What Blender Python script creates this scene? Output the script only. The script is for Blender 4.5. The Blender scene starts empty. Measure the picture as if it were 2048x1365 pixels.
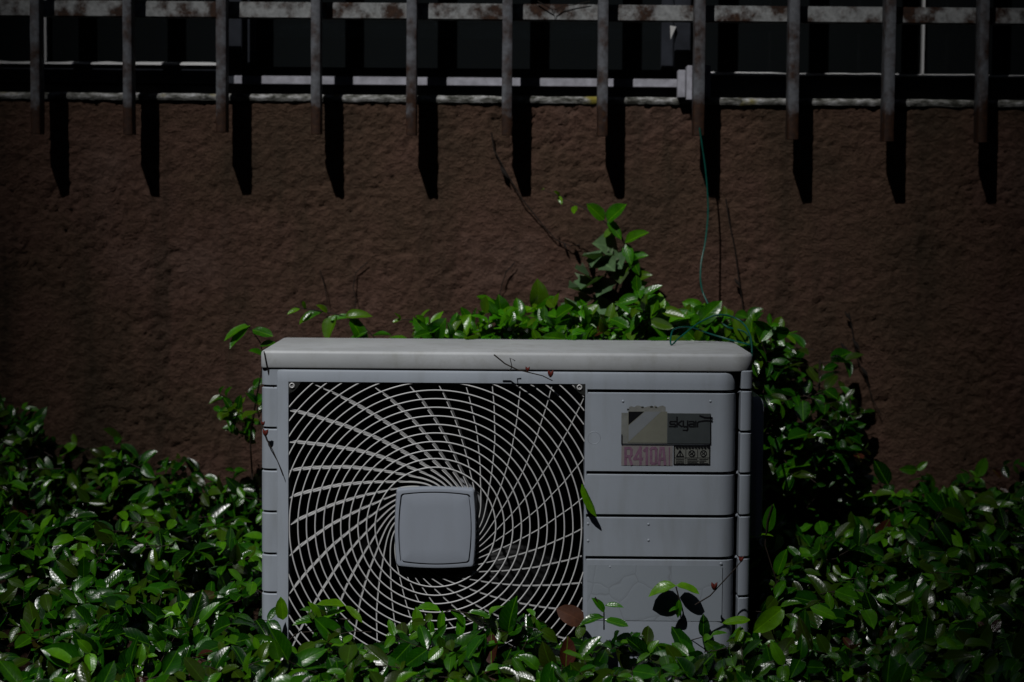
import bpy, bmesh, math, random
import numpy as np
from mathutils import Vector, Matrix, noise

random.seed(7)
rng = np.random.default_rng(7)
S = bpy.context.scene
COL = S.collection

# ------------------------------------------------------------------ camera
F = 4109.0                                   # focal length in photo pixels (2048 wide)
CAM = Vector((0.0, -3.3, 0.94))
PITCH, ROLL = math.radians(3.84), math.radians(0.47)
RM = Matrix.Rotation(math.radians(90) - PITCH, 3, 'X') @ Matrix.Rotation(ROLL, 3, 'Z')
cam_data = bpy.data.cameras.new('camera')
cam_data.sensor_width = 36.0
cam_data.lens = F / 2048 * 36.0
cam_data.clip_start, cam_data.clip_end = 0.05, 500
cam_data.dof.use_dof = True
cam_data.dof.focus_distance = 3.31
cam_data.dof.aperture_fstop = 3.5
cam = bpy.data.objects.new('camera', cam_data)
cam.matrix_world = Matrix.Translation(CAM) @ RM.to_4x4()
COL.objects.link(cam)
S.camera = cam


def P(px, py, y):
    """the point at depth y (world) that the photograph shows at pixel px, py"""
    d = RM @ Vector(((px - 1024) / F, -(py - 682.5) / F, -1))
    return CAM + d * ((y - CAM.y) / d.y)


MM = P(1001, 900, 0).x - P(1000, 900, 0).x   # metres per photo pixel at the unit's front

# ------------------------------------------------------------------ helpers


def tag(o, label=None, cat=None, group=None, kind=None):
    if label: o['label'] = label
    if cat: o['category'] = cat
    if group: o['group'] = group
    if kind: o['kind'] = kind
    return o


def thing(name, label, cat, loc=(0, 0, 0), group=None):
    o = bpy.data.objects.new(name, None)
    o.empty_display_size = 0.05
    o.location = loc
    COL.objects.link(o)
    return tag(o, label, cat, group)


def link(name, me, mat, parent=None, smooth=None):
    o = bpy.data.objects.new(name, me)
    COL.objects.link(o)
    if mat: me.materials.append(mat)
    if parent:
        o.parent = parent
        w = Vector()
        p = parent
        while p:
            w += Vector(p.location)
            p = p.parent
        o.location = -w if parent.type == 'EMPTY' else Vector((0, 0, 0))
    if smooth is not None:
        me.shade_smooth()
        me.set_sharp_from_angle(angle=math.radians(smooth))
    return o


class MB:
    def __init__(s):
        s.v, s.f = [], []

    def add(s, vs, fs):
        b = len(s.v)
        s.v += [tuple(v) for v in vs]
        s.f += [tuple(b + i for i in f) for f in fs]

    def box(s, x0, x1, y0, y1, z0, z1):
        s.add([(x, y, z) for z in (z0, z1) for y in (y0, y1) for x in (x0, x1)],
              [(0, 2, 3, 1), (4, 5, 7, 6), (0, 1, 5, 4), (2, 6, 7, 3), (0, 4, 6, 2), (1, 3, 7, 5)])

    def tube(s, pts, r, n=6, caps=True, squash=None):
        pts = [Vector(p) for p in pts]
        m = len(pts)
        rad = r if hasattr(r, '__len__') else [r] * m
        t0 = (pts[1] - pts[0]).normalized()
        up = Vector((0, 0, 1)) if abs(t0.z) < 0.9 else Vector((1, 0, 0))
        a = t0.cross(up).normalized()
        vs, fs = [], []
        for i in range(m):
            t = (pts[min(i + 1, m - 1)] - pts[max(i - 1, 0)])
            if t.length < 1e-9: t = t0.copy()
            t.normalize()
            a = (a - t * a.dot(t))
            if a.length < 1e-6: a = t.orthogonal()
            a.normalize()
            b = t.cross(a)
            for k in range(n):
                g = 2 * math.pi * k / n
                vs.append(pts[i] + (a * math.cos(g) + b * math.sin(g)) * rad[i])
        for i in range(m - 1):
            for k in range(n):
                k2 = (k + 1) % n
                fs.append((i * n + k, i * n + k2, (i + 1) * n + k2, (i + 1) * n + k))
        if caps:
            fs.append(tuple(range(n))[::-1])
            fs.append(tuple((m - 1) * n + k for k in range(n)))
        s.add(vs, fs)

    def strip(s, path, zs, offs, closed=False, cap=False):
        """vertical wall that follows a plan path; offs pushes each level along the path's outward normal"""
        n = len(path)
        nr = []
        for i in range(n):
            if closed:
                a, b = path[i - 1], path[(i + 1) % n]
            else:
                a, b = path[max(i - 1, 0)], path[min(i + 1, n - 1)]
            t = Vector((b[0] - a[0], b[1] - a[1])).normalized()
            nr.append((t.y, -t.x))
        vs = []
        for z, o in zip(zs, offs):
            for i, p in enumerate(path):
                oo = o(p) if callable(o) else o
                vs.append((p[0] + nr[i][0] * oo, p[1] + nr[i][1] * oo, z))
        fs = []
        for j in range(len(zs) - 1):
            for i in range(n if closed else n - 1):
                i2 = (i + 1) % n
                fs.append((j * n + i, j * n + i2, (j + 1) * n + i2, (j + 1) * n + i))
        if cap:
            fs.append(tuple((len(zs) - 1) * n + i for i in range(n)))
            fs.append(tuple(range(n))[::-1])
        s.add(vs, fs)

    def mesh(s, name, bevel=0, seg=2):
        me = bpy.data.meshes.new(name)
        me.from_pydata(s.v, [], s.f)
        if bevel:
            bm = bmesh.new()
            bm.from_mesh(me)
            es = [e for e in bm.edges if len(e.link_faces) == 2 and e.calc_face_angle(0) > 0.6]
            bmesh.ops.bevel(bm, geom=es, offset=bevel, segments=seg, affect='EDGES', clamp_overlap=True)
            bm.to_mesh(me)
            bm.free()
        me.update()
        return me

    def build(s, name, mat, parent=None, smooth=40, bevel=0, seg=2):
        return link(name, s.mesh(name, bevel, seg), mat, parent, smooth)


def smooth_pts(pts, n=8):
    out = []
    q = [Vector(p) for p in pts]
    for i in range(len(q) - 1):
        p0, p1, p2, p3 = q[max(i - 1, 0)], q[i], q[i + 1], q[min(i + 2, len(q) - 1)]
        for k in range(n):
            t = k / n
            out.append(0.5 * ((2 * p1) + (p2 - p0) * t + (2 * p0 - 5 * p1 + 4 * p2 - p3) * t * t + (3 * p1 - p0 - 3 * p2 + p3) * t ** 3))
    out.append(q[-1])
    return out


def rounded(corners, nseg=8):
    """plan polygon, corners = (x, y, radius)"""
    out = []
    n = len(corners)
    for i, (x, y, r) in enumerate(corners):
        if r <= 0:
            out.append((x, y)); continue
        a = Vector(corners[i - 1][:2]) - Vector((x, y))
        b = Vector(corners[(i + 1) % n][:2]) - Vector((x, y))
        a.normalize(); b.normalize()
        c = Vector((x, y)) + (a + b) * r            # right angles only
        p0, p1 = -b * r, -a * r
        for k in range(nseg + 1):
            g = k / nseg * math.pi / 2
            q = c + p0 * math.cos(g) + p1 * math.sin(g)
            out.append((q.x, q.y))
    return out


# ------------------------------------------------------------------ materials
def mat(name):
    m = bpy.data.materials.new(name)
    m.use_nodes = True
    nt = m.node_tree
    return m, nt, nt.nodes, nt.links, nt.nodes['Principled BSDF']


def ramp(N, pts):
    r = N.new('ShaderNodeValToRGB')
    el = r.color_ramp.elements
    while len(el) < len(pts): el.new(0.5)
    for e, (p, c) in zip(el, pts):
        e.position = p
        e.color = (*c, 1) if len(c) == 3 else c
    return r


def noise_tex(N, L, scale, detail=4, rough=0.55, vec=None, stretch=None):
    t = N.new('ShaderNodeTexNoise')
    t.inputs['Scale'].default_value = scale
    t.inputs['Detail'].default_value = detail
    t.inputs['Roughness'].default_value = rough
    if vec is None:
        vec = N.new('ShaderNodeTexCoord').outputs['Object']
    if stretch:
        mp = N.new('ShaderNodeMapping')
        mp.inputs['Scale'].default_value = stretch
        L.new(vec, mp.inputs['Vector'])
        vec = mp.outputs['Vector']
    L.new(vec, t.inputs['Vector'])
    return t


def mixc(N, L, fac, a, b, mode='MIX'):
    m = N.new('ShaderNodeMix')
    m.data_type = 'RGBA'
    m.blend_type = mode
    for sock, v in ((m.inputs[0], fac), (m.inputs[6], a), (m.inputs[7], b)):
        if hasattr(v, 'is_linked') or hasattr(v, 'links'):
            L.new(v, sock)
        elif isinstance(v, (int, float)):
            sock.default_value = v
        else:
            sock.default_value = (*v, 1)
    return m.outputs[2]


def bump(N, L, B, h, strength, dist, prev=None):
    b = N.new('ShaderNodeBump')
    b.inputs['Strength'].default_value = strength
    b.inputs['Distance'].default_value = dist
    L.new(h, b.inputs['Height'])
    if prev: L.new(prev, b.inputs['Normal'])
    L.new(b.outputs['Normal'], B.inputs['Normal'])
    return b.outputs['Normal']


def simple(name, col, rough=0.5, metal=0.0, spec=0.5, var=0.0, scale=40, bmp=0):
    m, nt, N, L, B = mat(name)
    B.inputs['Base Color'].default_value = (*col, 1)
    B.inputs['Roughness'].default_value = rough
    B.inputs['Metallic'].default_value = metal
    B.inputs['Specular IOR Level'].default_value = spec
    if var:
        t = noise_tex(N, L, scale)
        r = ramp(N, [(0.3, tuple(c * (1 - var) for c in col)), (0.7, tuple(min(1, c * (1 + var)) for c in col))])
        L.new(t.outputs['Fac'], r.inputs['Fac'])
        L.new(r.outputs['Color'], B.inputs['Base Color'])
        if bmp: bump(N, L, B, t.outputs['Fac'], 0.6, bmp)
    return m


def painted_metal(name, col, rough=0.42, dirt=0.25, streak=True):
    m, nt, N, L, B = mat(name)
    t = noise_tex(N, L, 6, 5, 0.6)
    t2 = noise_tex(N, L, 45, 4, 0.6, stretch=(1, 1, 0.18) if streak else None)
    r = ramp(N, [(0.35, (0, 0, 0)), (0.75, (1, 1, 1))])
    L.new(t.outputs['Fac'], r.inputs['Fac'])
    r2 = ramp(N, [(0.48, (0, 0, 0)), (0.8, (1, 1, 1))])
    L.new(t2.outputs['Fac'], r2.inputs['Fac'])
    c1 = mixc(N, L, r.outputs['Color'], col, tuple(c * (1 - dirt * 0.35) for c in col))
    f = N.new('ShaderNodeMath'); f.operation = 'MULTIPLY'
    L.new(r2.outputs['Color'], f.inputs[0]); f.inputs[1].default_value = dirt
    c2 = mixc(N, L, f.outputs[0], c1, (col[0] * 0.62, col[1] * 0.6, col[2] * 0.52))
    L.new(c2, B.inputs['Base Color'])
    B.inputs['Roughness'].default_value = rough
    t3 = noise_tex(N, L, 320, 2, 0.5)
    bump(N, L, B, t3.outputs['Fac'], 0.12, 0.0006)
    return m


M = {}
M['casing'] = painted_metal('casing paint', (0.56, 0.625, 0.715), 0.42, 0.36)
M['lid'] = painted_metal('lid paint', (0.78, 0.815, 0.845), 0.45, 0.55, False)
M['grille'] = simple('grille plastic', (0.92, 0.925, 0.93), 0.35, var=0.05, scale=30)
M['hub'] = painted_metal('hub plastic', (0.48, 0.535, 0.63), 0.48, 0.14)
M['black'] = simple('black plastic', (0.006, 0.006, 0.007), 0.6)
M['fan'] = simple('dark fan plastic', (0.004, 0.004, 0.005), 0.7)
M['screw'] = simple('zinc screw', (0.5, 0.5, 0.5), 0.35, 0.8)
M['dark_metal'] = simple('dark bronze aluminium', (0.04, 0.045, 0.058), 0.4, var=0.3, scale=30)
M['pale_metal'] = simple('weathered pale aluminium', (0.62, 0.62, 0.70), 0.4, var=0.25, scale=60)
M['sealant'] = simple('white sealant', (0.9, 0.9, 0.9), 0.3, spec=0.9)
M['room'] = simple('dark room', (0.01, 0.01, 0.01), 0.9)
M['concrete'] = simple('concrete block', (0.2, 0.19, 0.18), 0.9, var=0.3, scale=30)
M['wire'] = simple('green wire coating', (0.005, 0.13, 0.10), 0.4)
M['stem'] = simple('brown stem', (0.035, 0.022, 0.014), 0.75, var=0.4, scale=200)
M['dry'] = simple('dry vine', (0.018, 0.012, 0.009), 0.85, var=0.4, scale=200)
M['bud'] = simple('red bud', (0.22, 0.035, 0.025), 0.5, var=0.4, scale=150)
M['shade_block'] = simple('concrete facade', (0.035, 0.034, 0.033), 0.85, var=0.2, scale=0.5)  # dark surface of the unseen blocks added to hold back light
M['soil'] = simple('dark soil', (0.018, 0.013, 0.009), 0.95, var=0.4, scale=25, bmp=0.02)

# stucco
m, nt, N, L, B = mat('brown stucco')
t1 = noise_tex(N, L, 3.4, 6, 0.62)
t2 = noise_tex(N, L, 88, 6, 0.66, stretch=(1, 1, 1.25))
t3 = noise_tex(N, L, 11, 5, 0.65, stretch=(1, 1, 0.10))
r1 = ramp(N, [(0.34, (0.086, 0.057, 0.038)), (0.46, (0.128, 0.077, 0.052)), (0.56, (0.146, 0.082, 0.060)), (0.72, (0.195, 0.122, 0.096))])
L.new(t1.outputs['Fac'], r1.inputs['Fac'])
r3 = ramp(N, [(0.52, (0, 0, 0)), (0.72, (0.8, 0.8, 0.8))])
L.new(t3.outputs['Fac'], r3.inputs['Fac'])
c = mixc(N, L, r3.outputs['Color'], r1.outputs['Color'], (0.052, 0.040, 0.026))
r2 = ramp(N, [(0.32, (0.68, 0.68, 0.68)), (0.52, (1, 1, 1)), (0.75, (1.22, 1.22, 1.24))])
L.new(t2.outputs['Fac'], r2.inputs['Fac'])
c = mixc(N, L, 1.0, c, r2.outputs['Color'], 'MULTIPLY')
L.new(c, B.inputs['Base Color'])
B.inputs['Roughness'].default_value = 0.72
B.inputs['Specular IOR Level'].default_value = 0.12
p = bump(N, L, B, t2.outputs['Fac'], 1.0, 0.0075)
t4 = noise_tex(N, L, 260, 3, 0.6)
bump(N, L, B, t4.outputs['Fac'], 0.5, 0.0015, p)
M['stucco'] = m

# weathered sill
m, nt, N, L, B = mat('weathered sill cement')
t1 = noise_tex(N, L, 62, 6, 0.7, stretch=(0.7, 1, 1.4))
r1 = ramp(N, [(0.38, (0.045, 0.045, 0.035)), (0.5, (0.27, 0.27, 0.25)), (0.66, (0.75, 0.75, 0.76))])
L.new(t1.outputs['Fac'], r1.inputs['Fac'])
t2 = noise_tex(N, L, 14, 3, 0.5)
r2 = ramp(N, [(0.62, (0, 0, 0)), (0.70, (1, 1, 1))])
L.new(t2.outputs['Fac'], r2.inputs['Fac'])
c = mixc(N, L, r2.outputs['Color'], r1.outputs['Color'], (0.32, 0.27, 0.04))
L.new(c, B.inputs['Base Color'])
B.inputs['Roughness'].default_value = 0.85
bump(N, L, B, t1.outputs['Fac'], 0.9, 0.006)
M['sill'] = m


def rusty(name, paint, lo, hi, tips=None):
    m, nt, N, L, B = mat(name)
    t1 = noise_tex(N, L, 26, 6, 0.65)
    t2 = noise_tex(N, L, 120, 4, 0.6)
    tc = N.new('ShaderNodeTexCoord')
    r0 = ramp(N, [(0.3, tuple(c * 0.6 for c in paint)), (0.65, paint)])
    L.new(t2.outputs['Fac'], r0.inputs['Fac'])
    rr = ramp(N, [(0.3, (0.022, 0.009, 0.005)), (0.6, (0.055, 0.022, 0.010)), (0.8, (0.12, 0.055, 0.02))])
    L.new(t2.outputs['Fac'], rr.inputs['Fac'])
    fac = ramp(N, [(lo, (0, 0, 0)), (hi, (1, 1, 1))])
    if tips:                       # rust creeps up from the cut lower ends
        sx = N.new('ShaderNodeSeparateXYZ')
        L.new(tc.outputs['Object'], sx.inputs[0])
        mr = N.new('ShaderNodeMapRange')
        mr.inputs[1].default_value, mr.inputs[2].default_value = tips
        mr.inputs[3].default_value, mr.inputs[4].default_value = 0.42, 0.0
        L.new(sx.outputs['Z'], mr.inputs[0])
        ad = N.new('ShaderNodeMath'); ad.operation = 'ADD'
        L.new(t1.outputs['Fac'], ad.inputs[0]); L.new(mr.outputs[0], ad.inputs[1])
        L.new(ad.outputs[0], fac.inputs['Fac'])
    else:
        L.new(t1.outputs['Fac'], fac.inputs['Fac'])
    L.new(mixc(N, L, fac.outputs['Color'], r0.outputs['Color'], rr.outputs['Color']), B.inputs['Base Color'])
    B.inputs['Roughness'].default_value = 0.6
    bump(N, L, B, t1.outputs['Fac'], 0.5, 0.002)
    return m


zt = P(1024, 270, 0.48).z
M['bar'] = rusty('rusty painted bar', (0.21, 0.22, 0.245), 0.44, 0.66, (zt, zt + 0.075))
M['rail'] = rusty('rusty white rail', (0.48, 0.495, 0.50), 0.43, 0.585)

# window glass
m, nt, N, L, B = mat('window glass')
B.inputs['Base Color'].default_value = (0.35, 0.42, 0.45, 1)
B.inputs['Transmission Weight'].default_value = 0.965
B.inputs['Roughness'].default_value = 0.05
B.inputs['IOR'].default_value = 1.45
M['glass'] = m


def leaf_mat(name, dark, mid, young, rough=0.3, trans=0.22, vein=0.35, odd=(0.10, 0.022, 0.016), variegated=False, olive=(0.055, 0.07, 0.006)):
    m, nt, N, L, B = mat(name)
    at = N.new('ShaderNodeAttribute'); at.attribute_name = 'tone'
    geo = N.new('ShaderNodeNewGeometry')
    uv = N.new('ShaderNodeUVMap')
    sx = N.new('ShaderNodeSeparateXYZ'); L.new(uv.outputs['UV'], sx.inputs[0])

    def mth(op, a, b=None):
        n = N.new('ShaderNodeMath'); n.operation = op
        for k, v in enumerate((a, b)):
            if v is None: continue
            if isinstance(v, (int, float)): n.inputs[k].default_value = v
            else: L.new(v, n.inputs[k])
        return n.outputs[0]
    rp = ramp(N, [(0.0, dark), (0.5, mid), (0.86, young), (0.955, young), (0.965, odd), (1.0, tuple(c * 0.6 for c in odd))])
    L.new(at.outputs['Fac'], rp.inputs['Fac'])
    rnd = mth('ADD', mth('MULTIPLY', geo.outputs['Random Per Island'], 0.7), 0.65)
    cm = N.new('ShaderNodeVectorMath'); cm.operation = 'SCALE'
    L.new(rp.outputs['Color'], cm.inputs[0]); L.new(rnd, cm.inputs['Scale'])
    ax = mth('ABSOLUTE', mth('SUBTRACT', sx.outputs['X'], 0.5))
    midr = mth('LESS_THAN', ax, 0.028)
    ph = mth('SUBTRACT', mth('MULTIPLY', sx.outputs['Y'], 7.0), mth('MULTIPLY', ax, 5.0))
    fr = mth('ABSOLUTE', mth('SUBTRACT', mth('FRACT', ph), 0.5))
    side = mth('MULTIPLY', mth('LESS_THAN', fr, 0.06), 0.22)
    vf = mth('MULTIPLY', mth('MAXIMUM', midr, side), vein)
    colr = mixc(N, L, vf, cm.outputs[0], tuple(min(1, c * 1.9 + 0.006) for c in young))
    if variegated:
        edge = mth('GREATER_THAN', ax, 0.36)
        colr = mixc(N, L, mth('MULTIPLY', edge, 0.55), colr, (0.30, 0.36, 0.25))
    tn = noise_tex(N, L, 70, 3, 0.6)
    rn = ramp(N, [(0.35, (0.75, 0.75, 0.75)), (0.7, (1.12, 1.12, 1.05))])
    L.new(tn.outputs['Fac'], rn.inputs['Fac'])
    colr = mixc(N, L, 1.0, colr, rn.outputs['Color'], 'MULTIPLY')
    ol = mth('MULTIPLY', mth('GREATER_THAN', mth('FRACT', mth('MULTIPLY', geo.outputs['Random Per Island'], 17.3)), 0.74), 0.6)
    colr = mixc(N, L, ol, colr, olive)
    L.new(colr, B.inputs['Base Color'])
    rr = mth('ADD', mth('MULTIPLY', geo.outputs['Random Per Island'], 0.14), rough - 0.04)
    L.new(rr, B.inputs['Roughness'])
    B.inputs['Specular IOR Level'].default_value = 0.8
    tb = noise_tex(N, L, 150, 3, 0.55)
    sd_ = mth('MULTIPLY', mth('MINIMUM', mth('MULTIPLY', fr, 6.0), 1.0), 0.12)
    hgt = mth('ADD', mth('ADD', mth('MULTIPLY', mth('MINIMUM', mth('MULTIPLY', ax, 9), 1.0), 0.5), sd_), mth('MULTIPLY', tb.outputs['Fac'], 0.55))
    bump(N, L, B, hgt, 0.5, 0.0011)
    tr = N.new('ShaderNodeBsdfTranslucent')
    tcol = mixc(N, L, 1.0, colr, (1.3, 1.5, 0.5), 'MULTIPLY')
    L.new(tcol, tr.inputs['Color'])
    ms = N.new('ShaderNodeMixShader'); ms.inputs[0].default_value = trans
    L.new(B.outputs[0], ms.inputs[1]); L.new(tr.outputs[0], ms.inputs[2])
    L.new(ms.outputs[0], N['Material Output'].inputs['Surface'])
    return m


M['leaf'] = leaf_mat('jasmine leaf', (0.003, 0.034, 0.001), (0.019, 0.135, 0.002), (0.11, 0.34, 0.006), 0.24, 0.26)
M['leaf_bright'] = leaf_mat('young jasmine leaf', (0.018, 0.14, 0.002), (0.06, 0.29, 0.003), (0.19, 0.46, 0.006), 0.24, 0.32, olive=(0.13, 0.22, 0.008))
M['ivy'] = leaf_mat('grey green ivy leaf', (0.10, 0.20, 0.09), (0.13, 0.25, 0.11), (0.17, 0.30, 0.13), 0.5, 0.15, 0.3, (0.1, 0.19, 0.09), True)
M['dead_leaf'] = leaf_mat('dry brown leaf', (0.09, 0.028, 0.012), (0.13, 0.04, 0.016), (0.16, 0.055, 0.02), 0.6, 0.15, 0.2)

# ------------------------------------------------------------------ leaves
NSEG = 6


def leaf_mesh(name, leaves, lobed=False):
    """leaves: list of (base, direction, normal, length, width, fold, curl, tone) -> one mesh"""
    n = len(leaves)
    b = np.array([tuple(l[0]) for l in leaves]); d = np.array([tuple(l[1]) for l in leaves])
    u = np.array([tuple(l[2]) for l in leaves])
    Lg, W, fo, cu, tone = (np.array([l[k] for l in leaves]) for k in (3, 4, 5, 6, 7))
    d /= np.linalg.norm(d, axis=1)[:, None]
    u -= d * (u * d).sum(1)[:, None]
    u /= np.linalg.norm(u, axis=1)[:, None] + 1e-9
    s = np.cross(d, u)
    ts = np.linspace(0, 1, NSEG + 1)
    V = np.zeros((n, NSEG + 1, 3, 3)); UV = np.zeros((NSEG + 1, 3, 2))
    for i, t in enumerate(ts):
        if lobed:
            prof = [0.12, 0.80, 1.0, 0.62, 0.72, 0.34, 0.0][i]
        else:
            prof = max(0.0, math.sin(math.pi * t ** 0.88)) ** 0.6
            if i == 0: prof = 0.05
            if i == NSEG: prof = 0.0
        ce = b + d * (Lg * t)[:, None] - u * (cu * Lg * t * t)[:, None]
        hw = W * 0.5 * prof
        wav = 0.10 * W * np.sin(t * 9 + tone * 40)
        V[:, i, 1] = ce
        V[:, i, 0] = ce - s * hw[:, None] + u * (fo * hw + wav * prof * 0.5)[:, None]
        V[:, i, 2] = ce + s * hw[:, None] + u * (fo * hw - wav * prof * 0.5)[:, None]
        hu = 0.5 * max(prof, 0.02)
        UV[i] = [(0.5 - hu, t), (0.5, t), (0.5 + hu, t)]
    K = (NSEG + 1) * 3
    fs = []
    for i in range(NSEG):
        for k in range(2):
            fs.append((i * 3 + k, i * 3 + k + 1, (i + 1) * 3 + k + 1, (i + 1) * 3 + k))
    fs = np.array(fs)
    faces = (fs[None] + (np.arange(n) * K)[:, None, None]).reshape(-1, 4)
    me = bpy.data.meshes.new(name)
    nv, nf = n * K, len(faces)
    me.vertices.add(nv); me.loops.add(nf * 4); me.polygons.add(nf)
    me.vertices.foreach_set('co', V.reshape(-1))
    me.loops.foreach_set('vertex_index', faces.reshape(-1).astype(np.int32))
    me.polygons.foreach_set('loop_start', (np.arange(nf) * 4).astype(np.int32))
    me.update(calc_edges=True)
    ul = me.uv_layers.new(name='UVMap')
    uvf = UV.reshape(-1, 2)[fs.reshape(-1)]
    ul.data.foreach_set('uv', np.tile(uvf, (n, 1)).reshape(-1))
    a = me.attributes.new('tone', 'FLOAT', 'POINT')
    a.data.foreach_set('value', np.repeat(tone, K).astype(np.float32))
    me.shade_smooth()
    return me


def rv(s=1.0):
    return Vector((random.gauss(0, s), random.gauss(0, s), random.gauss(0, s)))


def one_leaf(out, p, d, nrm, ln, tone, wr=0.5):
    out.append((p, d, nrm, ln, ln * wr * random.uniform(0.78, 1.28), random.uniform(0.2, 0.8), random.uniform(-0.08, 0.42), tone))


def sprig(leaves, stems, base, d, nodes, gap, ln, light=(-0.16, -0.62, 0.74), droop=0.08, tone=None, jitter=0.22, rad=0.0011, spread=0.36):
    p = Vector(base); d = Vector(d).normalized()
    pts = [p.copy()]
    side = d.cross(Vector(light)).normalized() if d.cross(Vector(light)).length > 0.05 else Vector((1, 0, 0))
    for i in range(nodes):
        d = (d + rv(jitter) * 0.6 + Vector((0, 0, -droop))).normalized()
        p = p + d * gap * random.uniform(0.75, 1.25)
        pts.append(p.copy())
        lt = (Vector(light) + rv(spread)).normalized()
        side = d.cross(lt)
        side = side.normalized() if side.length > 0.05 else Vector((1, 0, 0))
        k = 1.0 if i < nodes - 1 else 0.72
        tn = random.random() * 0.62 if tone is None else min(0.94, max(0, random.gauss(tone, 0.12)))
        if i == nodes - 1 and tone is None: tn = random.uniform(0.45, 0.92)
        if random.random() < 0.018: tn = random.uniform(0.966, 1.0)
        for sg in (-1, 1):
            if random.random() < 0.06: continue
            ld = side * sg * random.uniform(0.55, 1.0) + d * random.uniform(0.25, 0.8) + rv(0.16) + Vector((0, 0, -0.08))
            one_leaf(leaves, p, ld, lt + rv(0.12), ln * k * random.uniform(0.72, 1.2), min(1, max(0, tn + random.uniform(-.05, .05))) if tn < 0.96 else tn)
    if stems is not None and len(pts) > 1:
        stems.tube(pts, [rad * (1 - 0.5 * i / len(pts)) for i in range(len(pts))], 4)
    return pts


# ------------------------------------------------------------------ ground and wall
YW = 0.55
gm = MB(); gm.add([(-60, -90, 0), (60, -90, 0), (60, 0.9, 0), (-60, 0.9, 0)], [(0, 1, 2, 3)])
tag(gm.build('ground', M['soil']), kind='structure')

z_sill0, z_sill1 = P(1024, 206, YW - 0.012).z, P(1024, 192, YW - 0.012).z
house = thing('house_wall', 'brown stucco house wall with a dark window above a weathered white sill', 'wall', (0, YW, 0))
xs = np.concatenate([np.arange(-3.0, -1.15, 0.025), np.arange(-1.15, 1.15, 0.0055), np.arange(1.15, 3.01, 0.025)])
zs = np.concatenate([np.arange(-0.1, 0.34, 0.03), np.arange(0.34, z_sill0, 0.0055), [z_sill0]])
vs = []
for z in zs:
    for x in xs:
        q = Vector((x * 42, z * 48, 3.1))
        h = noise.noise(q + Vector((noise.noise(q * 0.5) * 1.5, noise.noise(q * 0.5 + Vector((9, 4, 2))) * 1.5, 0))) * 0.0017
        q2 = Vector((x * 85, z * 95, 7.7))
        h += noise.noise(q2) * 0.0009
        r = abs(noise.noise(Vector((x * 23 + 0.9 * noise.noise(q), z * 29 + 0.9 * noise.noise(q + Vector((5, 5, 5))), 1.5 + noise.noise(q * 0.3)))))
        h -= 0.0085 * max(0, 1 - r / 0.10) * (0.5 + 0.5 * noise.noise(Vector((x * 5, z * 5, 0))))
        h += noise.noise(Vector((x * 3, z * 3, 5))) * 0.003
        vs.append((x, YW - h, z))
nx = len(xs)
fs = [(j * nx + i, j * nx + i + 1, (j + 1) * nx + i + 1, (j + 1) * nx + i) for j in range(len(zs) - 1) for i in range(nx - 1)]
w = MB(); w.add(vs, fs)
w.build('wall_face', M['stucco'], house, 180)
# the wall beside and over the window
w = MB()
w.box(-3.0, -1.75, YW, YW + 0.25, z_sill0, 2.2); w.box(1.75, 3.0, YW, YW + 0.25, z_sill0, 2.2)
w.box(-3.0, 3.0, YW + 0.002, YW + 0.25, 2.2, 3.2)
w.build('wall_surround', M['stucco'], house, 30)
w = MB(); w.box(-3.04, 3.04, YW - 0.85, YW + 0.6, 3.2, 3.3)
w.build('added_eave', M['shade_block'], house, 30)  # unseen overhang, added to keep skylight off the wall
for x0, x1 in ((-3.6, -3.05), (3.05, 3.6)):      # unseen side blocks, added to cut the skylight from both ends
    w = MB(); w.box(x0, x1, -7.5, YW + 0.6, 0.0, 5.0)
    w.build('added_side_block', M['shade_block'], house, 30)
# sill with a chipped, uneven front edge
sx = np.linspace(-1.75, 1.75, 700)
vs, fs = [], []
for i, x in enumerate(sx):
    j1 = noise.noise(Vector((x * 22, 0, 0))) * 0.0012 + noise.noise(Vector((x * 90, 3, 0))) * 0.0008
    j2 = noise.noise(Vector((x * 25, 8, 0))) * 0.0018 + noise.noise(Vector((x * 110, 5, 0))) * 0.0012
    yf = YW - 0.0065 + noise.noise(Vector((x * 40, 6, 2))) * 0.0016
    vs += [(x, YW + 0.03, z_sill0 + j2), (x, yf + 0.002, z_sill0 + j2), (x, yf, z_sill0 + 0.004 + j2),
           (x, yf, z_sill1 - 0.005 + j1), (x, yf + 0.005, z_sill1 + j1), (x, YW + 0.14, z_sill1 + j1 * 0.3 - 0.002)]
    if i:
        a = (i - 1) * 6
        fs += [(a + k, a + 6 + k, a + 7 + k, a + 1 + k) for k in range(5)]
w = MB(); w.add(vs, fs)
w.build('sill', M['sill'], house, 50)

# window: parts of the wall thing, their panes and beads are sub-parts
Y1, Y2 = YW + 0.030, YW + 0.0635
zz = lambda py, y: P(1024, py, y).z
w = MB()
w.box(-1.75, 1.75, Y2 + 0.02, Y2 + 0.06, z_sill1 - 0.004, zz(178, Y2) + 0.002)
xa, xb = P(468, 120, Y1).x, P(1368, 120, Y1).x
w.box(xa - 0.012, xa + 0.014, Y1 + 0.004, Y2 + 0.05, zz(178, Y2) + 0.003, 2.19)
w.box(xb - 0.018, xb + 0.012, Y1 + 0.004, Y2 + 0.05, zz(178, Y2) + 0.003, 2.19)
w.build('window_frame', M['dark_metal'], house, 30, 0.0015)


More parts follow.
